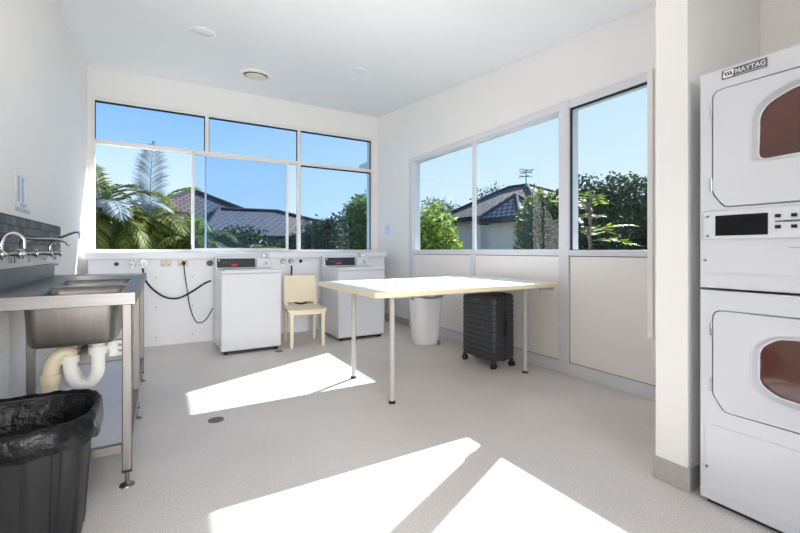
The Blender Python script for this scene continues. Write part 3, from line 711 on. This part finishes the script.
# ================================================================ dryers
def dryer(z_base, top_unit, label):
    t = thing('tumble_dryer', label, 'dryer', (2.06, .903, z_base), -PI/2, 'stacked tumble dryers')
    w, d = .69, .74
    h = .938 if top_unit else .930
    zlo = .004 if top_unit else .02
    MB().box(0, w, .045, d, zlo, h).build('cabinet', 'white_enamel', t, bevel=.006, seg=2)
    if not top_unit: MB().box(.02, w-.02, .025, d-.02, 0, .022).build('plinth', 'black', t)
    zt_, zb = (1.784-.934, 1.283-.934) if top_unit else (.846, .418)
    zk = (1.345-.934) if top_unit else .485
    outer = roundpoly([(.05, zk), (.092, zb), (w-.092, zb), (w-.05, zk), (w-.05, zt_), (.05, zt_)], [.02, .02, .02, .02, .035, .035])
    wz0, wz1 = (1.468-.934, 1.725-.934) if top_unit else (.535, .765)
    if top_unit:
        inner = roundpoly([(.186, wz0-.012), (w-.186, wz0-.012), (w-.186, wz1-.045), (w/2, wz1+.035), (.186, wz1-.045)], [.03, .03, .11, .5, .11], 9)
    else:
        inner = roundpoly([(.186, wz0+.02), (.25, wz0-.02), (w/2, wz0-.035), (w-.25, wz0-.02), (w-.186, wz0+.02), (w-.186, wz1-.05), (w-.25, wz1), (w/2, wz1+.012), (.25, wz1), (.186, wz1-.05)], .08)
    c0 = (w/2, (wz0+wz1)/2); NN = 120
    ex = [math.atan2(z_-c0[1], x_-c0[0]) % (2*PI) for x_ in (0, w) for z_ in (zlo, h)]
    O = ray_sample(outer, c0, NN, ex); I = ray_sample(inner, c0, NN, ex)
    RC = ray_sample([(0, zlo), (w, zlo), (w, h), (0, h)], c0, NN, ex)
    def sc(P, k): return [(c0[0]+(p[0]-c0[0])*k, c0[1]+(p[1]-c0[1])*k) for p in P]
    def off(P, o):   # inset by a distance towards c0
        r = []
        for p in P:
            v_ = Vector((p[0]-c0[0], p[1]-c0[1])); L = v_.length; v_ *= (L-o)/L; r.append((c0[0]+v_.x, c0[1]+v_.y))
        return r
    def R(P, y): return [(p[0], y, p[1]) for p in P]
    MB().loft([R(RC, .046), R(RC, .006), R([(min(max(p[0], .006), w-.006), min(max(p[1], zlo+.006), h-.006)) for p in RC], 0), R(off(O, -.003), 0), R(off(O, -.003), .03)], False, False).build('front_frame', 'white_enamel', t)
    MB().loft([R(off(O, -.003), .020), R(off(O, .004), .020)], False, False).build('door_seam', 'grey_plastic', t)
    dm = MB().loft([R(off(O, .0015), .03), R(off(O, .0015), .0), R(off(O, .005), -.006), R(off(I, -.016), -.006), R(I, -.001), R(off(I, .010), .034), R(off(I, .012), .04)], False, False)
    dr = dm.build('door', 'white_enamel', t)
    G = off(I, .010)
    MB().loft([R(G, .032), R(off(G, .05), .026), R(off(G, .09), .024)], False, True).build('door_window', 'brown_glass', dr)
    MB().loft([R(off(I, -.002), -.0055), R(off(I, .001), -.004), R(off(I, .010), .030), R(off(I, .016), .031)], False, False).build('window_bezel', 'grey_enamel', dr)
    for zz in (zt_-.09, zk+.03):
        MB().cyl((.046, -.003, zz-.02), (.046, -.003, zz+.035), .005, n=10).build('hinge', 'chrome', dr)
    MB().prism([(w-.05, zb+.15), (w-.03, zb+.15), (w-.03, zb+.28), (w-.05, zb+.28)], -.03, -.006, 'y').build('door_handle', 'white_plastic', dr, bevel=.005)
    pass
    if top_unit:
        z = lambda a: a-.934
        MB().box(.018, w-.018, -.010, 0, z(1.147), z(1.267)).build('control_panel', 'grey_enamel', t, bevel=.004)
        MB().box(.065, .240, -.0125, -.010, z(1.162), z(1.247)).build('display', 'screen', t)
        for k in range(7):
            for zz in (z(1.226), z(1.184)): MB().box(.262+.047*k, .279+.047*k, -.0135, -.010, zz, zz+.013).build('button', 'black', t)
        MB().box(.262, .285, -.0115, -.010, z(1.209), z(1.214)).box(.285, .36, -.0115, -.010, z(1.208), z(1.215)).box(.36, .56, -.0115, -.010, z(1.209), z(1.214)).build('printed_line', 'badge', t)
        for u, y_, zz in ((.036, -.013, z(1.245)), (.036, -.013, z(1.162)), (.022, -.004, z(1.057))): MB().cyl((u, y_, zz), (u, y_+.006, zz), .0055, n=10).build('screw', 'grey_plastic', t)
        MB().box(.012, w-.012, -.003, 0, z(1.0), z(1.003)).build('panel_crease', 'grey_enamel', t)
        MB().box(.30, .42, -.0012, 0, z(1.108), z(1.113)).build('tan_sticker', 'brown_label', t)
        # name plate
        bz0 = z(1.835); u0 = .085
        bd = MB().box(u0, u0+.150, -.005, 0, bz0-.014, bz0+.022).build('name_plate', 'badge', t, bevel=.001)
        MB().prism(roundpoly([(u0+.004, bz0-.011), (u0+.040, bz0-.011), (u0+.044, bz0+.019), (u0+.008, bz0+.019)], .005), -.0062, -.005, 'y').build('emblem_tile', 'badge_white', bd)
        em = MB()
        for k in range(3):
            q = u0+.012+.009*k
            em.prism([(q-.003, bz0+.012), (q+.002, bz0+.012), (q+.009, bz0-.004), (q+.004, bz0-.004)], -.0068, -.0062, 'y')
        em.prism([(u0+.028, bz0+.012), (u0+.031, bz0+.012), (u0+.037, bz0-.004), (u0+.034, bz0-.004)], -.0068, -.0062, 'y')
        em.build('emblem', 'black', bd)
        text_mesh('lettering', 'MAYTAG', .0265, 'badge_white', bd, (u0+.097, -.0056, bz0+.0045), (PI/2, 0, 0), .0006, .0003, .94)
        MB().box(u0+.046, u0+.146, -.0058, -.005, bz0-.011, bz0-.0095).build('plate_line', 'badge_white', bd)
    else:
        P = roundpoly([(.022, .075), (w-.022, .075), (w-.022, .352), (.022, .352)], [.01, .01, .02, .02]); c1 = (w/2, .2)
        P = ray_sample(P, c1, 90)
        def off1(o): return [(c1[0]+(p[0]-c1[0])*(1-o), c1[1]+(p[1]-c1[1])*(1-o)) for p in P]
        MB().loft([R(off1(0), .002), R(off1(.004), -.004), R(off1(.012), -.004)], False, True).build('access_panel', 'white_enamel', t)
        MB().cyl((.03, -.008, .165), (.03, 0, .165), .006, n=10).build('screw', 'grey_plastic', t)
        MB().box(.0, w, -.003, 0, .055, .06).build('kick_crease', 'white_enamel', t, bevel=.0012)
    return t
dryer(0, False, 'lower white tumble dryer of the stack, standing on the floor')
dryer(.936, True, 'upper white tumble dryer of the stack with badge and control panel')

# ================================================================ floor drains
def fdrain(x, y, r, label):
    t = thing('floor_drain', label, 'drain', (x, y, 0), group='round floor drains')
    MB().lathe([(r, 0), (r, .002), (r*.85, .003), (r*.84, .0015)], n=28).build('drain_rim', 'steel_dull', t)
    MB().lathe([(r*.83, .0012), (r*.83, .002)], n=28).build('drain_well', 'black', t)
    g = MB()
    for k in range(-3, 4):
        l = math.sqrt(max(0, 1-(k/4.2)**2))*r*.82; g.box(-l, l, k*r*.22-.002, k*r*.22+.002, .002, .0035)
    g.build('grate', 'steel_dull', t)
fdrain(.319, 2.916, .05, 'round metal floor drain in front of the sunlit patch')
fdrain(1.13, 4.56, .045, 'small round floor drain at the foot of the first washing machine')

# ================================================================ outside
struct(tag(MB().box(-40, 60, 6.4, 70, -.5, -.3).box(3.42, 60, -30, 6.4, -.5, -.3).box(-40, -.95, -30, 6.4, -.5, -.3).box(-.95, 3.42, -30, YF-.2, -.5, -.3).build('ground', 'grass', smooth=False), 'garden ground outside the windows', 'ground'))

def hip(base, ridge, ze, m, parent, name='roof', th=.12):
    """hip roof: base (x0,x1,y0,y1) at eave ze; ridge two points"""
    x0, x1, y0, y1 = base; r0, r1 = ridge
    C = [Vector((x0, y0, ze)), Vector((x1, y0, ze)), Vector((x1, y1, ze)), Vector((x0, y1, ze))]; r0, r1 = Vector(r0), Vector(r1)
    along_x = abs(r1.x-r0.x) >= abs(r1.y-r0.y)
    F = [(C[0], C[1], r1, r0), (C[1], C[2], r1), (C[2], C[3], r0, r1), (C[3], C[0], r0)] if along_x else [(C[0], C[1], r0), (C[1], C[2], r1, r0), (C[2], C[3], r1), (C[3], C[0], r0, r1)]
    vs, fs, uvs = [], [], []
    for f_ in F:
        f_ = [p for i, p in enumerate(f_) if i == 0 or (p-f_[i-1]).length > 1e-4]
        e_ = (f_[1]-f_[0]).normalized(); n_ = (f_[1]-f_[0]).cross(f_[-1]-f_[0]).normalized(); v_ = n_.cross(e_)
        o = len(vs); vs += f_; fs.append(tuple(range(o, o+len(f_))))
        uvs += [((p-f_[0]).dot(e_), (p-f_[0]).dot(v_)) for p in f_]
    me = bpy.data.meshes.new(name); me.from_pydata(vs, [], fs); me.materials.append(M[m])
    ul = me.uv_layers.new(name='UVMap')
    for p in me.polygons:
        for li in p.loop_indices: ul.data[li].uv = uvs[me.loops[li].vertex_index]
    o = bpy.data.objects.new(name, me); COL.objects.link(o); o.parent = parent
    so_ = o.modifiers.new('slab', 'SOLIDIFY'); so_.thickness = th; so_.offset = -1
    caps = MB()
    for c_, r_ in ((C[0], r0), (C[1], r1 if along_x else r0), (C[2], r1), (C[3], r0 if along_x else r1)):
        caps.tube([c_, r_], .09, 8)
    if (r1-r0).length > .01: caps.tube([r0, r1], .09, 8)
    caps.build('ridge_cap', 'fascia', parent)
    MB().box(x0-.03, x1+.03, y0-.03, y0+.03, ze-.2, ze+.02).box(x0-.03, x1+.03, y1-.03, y1+.03, ze-.2, ze+.02).box(x0-.03, x0+.03, y0, y1, ze-.2, ze+.02).box(x1-.03, x1+.03, y0, y1, ze-.2, ze+.02).build('gutter', 'fascia', parent)
    return o
ha = thing('house', 'house with dark tiled hip roof beyond the back windows', 'house', (1.1, 17, -.3))
ha_in = ha
def hp(fn, *a, **k): return fn(*a, **k)
def shift(p): return (p[0]-1.1, p[1]-17, p[2]+.3)
hip((-3.9, 3.9, -4, 4), [shift((1.1, 17, 3.32))]*2, 1.6, 'roof_tile', ha)
hip((-.1, 5.4, -4.8, .8), [shift((1.75, 15.2, 2.5)), shift((3.65, 15, 2.5))], 1.82, 'roof_tile', ha, 'wing_roof')
MB().box(-3.5, 3.5, -3.6, 3.6, 0, 1.55).box(.3, 5.0, -4.4, .4, 0, 1.78).build('walls', 'house_wall', ha)
hb = thing('house', 'pale house with weathered brown tiled roof beyond the right windows', 'house', (16, 14, -.3))
hip((-3.5, 3.5, -3.2, 4.0), [(-.2, .5, 4.68), (-.2, 1.7, 4.72)], 2.98, 'roof_tile_warm', hb)
hip((-5.3, -3.2, -3.8, -1.7), [(-4.35, -2.75, 3.5)]*2, 2.62, 'roof_tile_sunlit', hb, 'porch_roof')
MB().box(-3.0, 3.0, -2.8, 3.6, 0, 2.9).box(-5.0, -3.0, -3.5, -2.0, 0, 2.5).build('walls', 'house_wall', hb)
an = MB().cyl((-.6, .2, 4.5), (-.6, .2, 5.35), .025, n=8)
for k, zz in enumerate((5.0, 5.2, 5.32)): an.tube([(-.6-.45, .2, zz), (-.6+.45, .2, zz+.03)], .018, 6); an.tube([(-.75+.15*k, -.15, zz), (-.75+.15*k, .55, zz)], .015, 6)
an.build('television_aerial', 'steel_dull', hb)

def leaves(blobs, n, size, seed, aspect=2.2, shell=.55):
    rnd = random.Random(seed); vs = []; fs = []
    tot = sum(b[3]*b[4]*b[5] for b in blobs)
    for cx_, cy_, cz_, rx, ry, rz in blobs:
        k = int(n*rx*ry*rz/tot)
        for _ in range(k):
            d = Vector((rnd.gauss(0, 1), rnd.gauss(0, 1), rnd.gauss(0, 1))).normalized(); q = shell+(1.02-shell)*rnd.random()**.7
            q *= 1+.22*noise.noise((d.x*2.3+seed, d.y*2.3, d.z*2.3))+.10*noise.noise((d.x*6+seed, d.y*6, d.z*6))
            p = Vector((cx_+d.x*rx*q, cy_+d.y*ry*q, cz_+d.z*rz*q))
            a = Vector((rnd.gauss(0, 1), rnd.gauss(0, 1), rnd.gauss(-.3, .8))).normalized(); b = a.orthogonal().normalized()
            b = Matrix.Rotation(rnd.random()*6.28, 3, a) @ b; s = size*(.6+.8*rnd.random())
            o = len(vs); vs += [p, p+a*s*.5+b*s*.5/aspect, p+a*s, p+a*s*.5-b*s*.5/aspect]; fs.append((o, o+1, o+2, o+3))
    return vs, fs
def tree(name, loc, blobs, n, size, m, label, trunk=.08, seed=1, aspect=2.2, cat='tree', group=None, shell=.55):
    t = thing(name, label, cat, loc, group=group)
    vs, fs = leaves(blobs, n, size, seed, aspect, shell)
    mb = MB(); mb.v = [tuple(v_) for v_ in vs]; mb.f = fs
    mb.build('foliage', m, t, smooth=False, recalc=False)
    tb = MB(); top_ = blobs[0]
    tb.tube([(0, 0, 0), (top_[0]*.4, top_[1]*.4, top_[2]*.5), (top_[0], top_[1], top_[2])], trunk, 8, trunk*.5)
    for b in blobs[1:]: tb.tube([(top_[0]*.4, top_[1]*.4, top_[2]*.5), (b[0], b[1], b[2])], trunk*.5, 6, trunk*.2)
    tb.build('trunk', 'bark', t)
    return t
def palm(loc, zc_, fronds, m, label, seed, trunk=.09):
    t = thing('palm_tree', label, 'palm', loc, group='palms outside the back windows')
    MB().tube([(0, 0, 0), (.02, 0, zc_*.5), (0, 0, zc_)], trunk, 10, trunk*.8).build('trunk', 'bark', t)
    rnd = random.Random(seed)
    for az, el, L, mm in fronds:
        d = Vector((math.cos(az), math.sin(az), 0)); mb = MB(); pts_ = []
        p = Vector((0, 0, zc_)); e_ = el; nseg = 16
        droop = rnd.uniform(.75, 1.15)*(1.25 if el < 1.2 else .5)
        for k in range(nseg+1):
            pts_.append(p.copy()); p = p+(d*math.cos(e_)+Vector((0, 0, math.sin(e_))))*L/nseg; e_ -= droop*1.5/nseg*(.4+1.2*k/nseg)
        mb.tube(pts_, .014, 5, .004)
        for k in range(2, nseg+1):
            tdir = (pts_[k]-pts_[k-1]).normalized(); side = tdir.cross(Vector((0, 0, 1)))
            side = side.normalized() if side.length > .05 else Vector((1, 0, 0)).cross(tdir).normalized()
            if el > 1.3: side = Vector((1, .15, 0)).normalized()
            upv = side.cross(tdir)
            ll = L*.26*math.sin(PI*min(1, .12+.88*k/nseg))**.6*(1 if k < nseg-1 else .7)+.05
            for s in (-1, 1):
                for q in (0, .33, .66):
                    c0 = pts_[k-1].lerp(pts_[k], q)
                    a = (side*s*.8+tdir*.75+upv*.12*rnd.uniform(-1, 1)).normalized()
                    tip = c0+a*ll*rnd.uniform(.85, 1.1)+Vector((0, 0, -ll*.22)); mid = c0+a*ll*.5+Vector((0, 0, -.01))
                    wv = tdir*.017
                    mb.add([c0-wv*.5, mid-wv, tip, mid+wv, c0+wv*.5], [(0, 1, 2, 3, 4)])
        mb.build('frond', mm or m, t, smooth=False, recalc=False)
    return t
R_ = math.radians
palm((-.15, 9.2, -.3), 2.0, [(R_(-80), 1.54, 1.5, 'leaf_silver'), (R_(170), 1.0, 1.5, None), (R_(20), 1.15, 1.3, 'leaf_bright'), (R_(-150), .5, 1.2, None), (R_(-60), .25, 1.2, None), (R_(-110), .1, 1.3, None), (R_(-20), .45, 1.3, None), (R_(70), .8, 1.3, None), (R_(-85), -.35, 1.1, None), (R_(-130), -.2, 1.1, None), (R_(-40), -.25, 1.1, None), (R_(200), .0, 1.2, None)], 'leaf_palm', 'palm with an upright silvery frond in the left back window', 3)
palm((-.85, 8.6, -.3), 2.05, [(R_(60), 1.1, 1.3, None), (R_(10), .9, 1.3, None), (R_(110), 1.2, 1.2, None), (R_(-20), .55, 1.25, 'leaf_silver'), (R_(-70), .5, 1.2, 'leaf_silver'), (R_(-110), .3, 1.0, None), (R_(20), .2, 1.2, None), (R_(-40), -.1, 1.2, None), (R_(170), .7, 1.3, None), (R_(-90), -.3, 1.0, None), (R_(40), -.2, 1.0, None)], 'leaf_palm', 'arching palm at the far left edge of the back window', 5)
palm((.55, 9.0, -.3), 1.6, [(R_(80), 1.1, 1.0, 'leaf_bright'), (R_(170), .7, 1.1, None), (R_(10), .6, 1.0, None), (R_(-80), .4, 1.0, None), (R_(-130), .3, 1.0, None), (R_(-40), .2, 1.0, None), (R_(-95), -.2, .9, None), (R_(200), .1, 1.0, None), (R_(-10), -.1, .9, None)], 'leaf_palm', 'bushy palm behind the white sash handle of the back window', 8)
palm((1.5, 8.6, -.3), 1.33, [(R_(10), .55, .95, 'leaf_mid'), (R_(160), .5, 1.0, 'leaf_mid'), (R_(-70), .4, .9, 'leaf_mid'), (R_(60), .7, .8, None), (R_(-30), .1, .9, 'leaf_mid'), (R_(200), .0, .9, None), (R_(110), .6, .8, None)], 'leaf_palm', 'low palm with drooping fronds behind the middle back window', 11)
tree('leafy_shrub', (-.3, 11.4, -.3), [(0, 0, 1.3, .9, .4, 1.15), (-1.0, 0, 1.3, .9, .4, 1.15), (.9, 0, 1.2, .8, .4, 1.0), (-1.9, 0, 1.3, .8, .4, 1.1)], 12000, .15, 'leaf_palm', 'dense green shrub mass behind the palms outside the back window', seed=21, shell=.3, cat='shrub')
tree('leafy_shrub', (1.7, 11.3, -.3), [(0, 0, 1.2, 1.0, .6, .85), (1.0, 0, 1.0, .7, .5, .75)], 9000, .12, 'leaf_dark', 'dark green shrub below the tiled roof in the middle back window', seed=22, shell=.3, cat='shrub')
tree('garden_tree', (5.25, 10.65, -.3), [(0, 0, 2.12, .95, .8, .95), (-.8, -.1, 1.6, .7, .6, .7), (.6, .1, 1.6, .9, .7, 1.0)], 14000, .13, 'leaf_mid', 'sunny green tree at the right side of the back window', seed=23, shell=.35)
tree('garden_tree', (3.95, 10.8, -.3), [(0, 0, 1.4, .75, .7, .95), (-.6, 0, 1.2, .5, .6, .75), (.8, .1, 1.3, .6, .6, .9)], 10000, .13, 'leaf_dark', 'dark green tree against the pale house, right of the back window mullion', seed=24, shell=.35)
tree('garden_tree', (8.7, 17.6, -.3), [(0, 0, 2.2, 1.5, 1.0, 1.6), (1.5, 0, 1.6, 1.2, 1, 1.4)], 8000, .17, 'leaf_dark', 'tall dark tree behind the sunny tree in the back window', seed=25, shell=.35)
tree('leafy_shrub', (5.5, 7.9, -.3), [(0, 0, 1.75, .55, .5, .75), (.35, .1, 1.35, .5, .5, .6), (-.3, 0, 1.2, .5, .45, .6)], 4500, .15, 'leaf_bright', 'bright yellow-green shrub at the left end of the right windows', seed=26, shell=.35, aspect=2.6, cat='shrub')
for (x, y, z, r, sd_, lb) in ((15.5, 25, 4.2, 1.5, 31, 'slender gum tree far off at the left end of the right windows'), (21.2, 29, 4.4, 1.7, 32, 'round crowned gum tree far off, left of the neighbouring roof'), (21, 22.5, 4.1, 1.9, 33, 'grey-green gum tree rising behind the neighbouring tiled roof'), (30.6, 27, 5.0, 2.3, 34, 'wide gum tree behind the aerial on the neighbouring roof')):
    rr_ = random.Random(sd_)
    bl = [(0, 0, z, r*.7, r*.6, r*.6)]+[(rr_.uniform(-1, 1)*r, rr_.uniform(-.5, .5)*r, z+rr_.uniform(-.9, .9)*r, r*.42, r*.42, r*.34) for _ in range(6)]+[(0, 0, 1.8, r*1.2, r, 1.4)]
    tree('gum_tree', (x, y, -.3), bl, 2600, .26, 'leaf_gum', lb, .14, sd_, 2.2, group='gum trees far behind the houses', shell=.25)
tree('garden_tree', (9.4, 8.2, -.3), [(0, 0, 1.9, .7, .6, 1.25), (.3, .2, 2.7, .4, .4, .5), (.2, -.5, 1.3, .7, .6, .9)], 11000, .12, 'leaf_mid', 'green tree beside the tiled house, left of the wide window post', seed=27, shell=.35)
tree('hedge_tree', (9.9, 6.0, -.3), [(0, 0, 1.9, 1.25, .9, 1.45), (-.9, .55, 2.15, .9, .7, 1.2), (1.2, -.5, 1.9, 1.1, .9, 1.4), (2.4, -.9, 2.0, 1.2, .9, 1.4), (0, 0, .7, 1.6, 1, .8), (-1.5, 1.0, 1.7, .8, .7, 1.1)], 30000, .13, 'leaf_dark', 'big dense dark evergreen filling the nearest right window', trunk=.1, seed=28, shell=.4)
bt2 = thing('leafy_branch_shrub', 'light green feathery shrub in front of the dark evergreen', 'shrub', (5.5, 3.85, -.3))
rb = random.Random(4); st = MB(); lf = MB()
for k in range(13):
    a = rb.uniform(-.3, 2.9)-1.1; el = rb.uniform(.1, .9); L = rb.uniform(.45, .8); p = Vector((rb.uniform(-.1, .1), rb.uniform(-.1, .2), 1.55+.062*k)); pts_ = [Vector((0, 0, 1.42+.062*k)), p]
    d = Vector((math.cos(a)*math.cos(el), math.sin(a)*math.cos(el), math.sin(el)*.5)); q = p.copy()
    for j in range(8):
        q = q+d*L/8; d.z -= .05; pts_.append(q.copy())
        for s in (-1, 1):
            sd2 = d.cross(Vector((0, 0, 1))).normalized()*s; aa = (sd2*.8+d*.6+Vector((0, 0, rb.uniform(-.2, .25)))).normalized(); ll = rb.uniform(.12, .2); wv = d.normalized()*.04
            lf.add([q, q+aa*ll*.5-wv, q+aa*ll, q+aa*ll*.5+wv], [(0, 1, 2, 3)])
    st.tube(pts_, .010, 5, .003)
st.tube([(0, 0, 0), (0, 0, 1), (.02, 0, 2.2)], .03, 8, .012)
st.build('stem', 'bark', bt2); lf.build('foliage', 'leaf_bright', bt2, smooth=False, recalc=False)
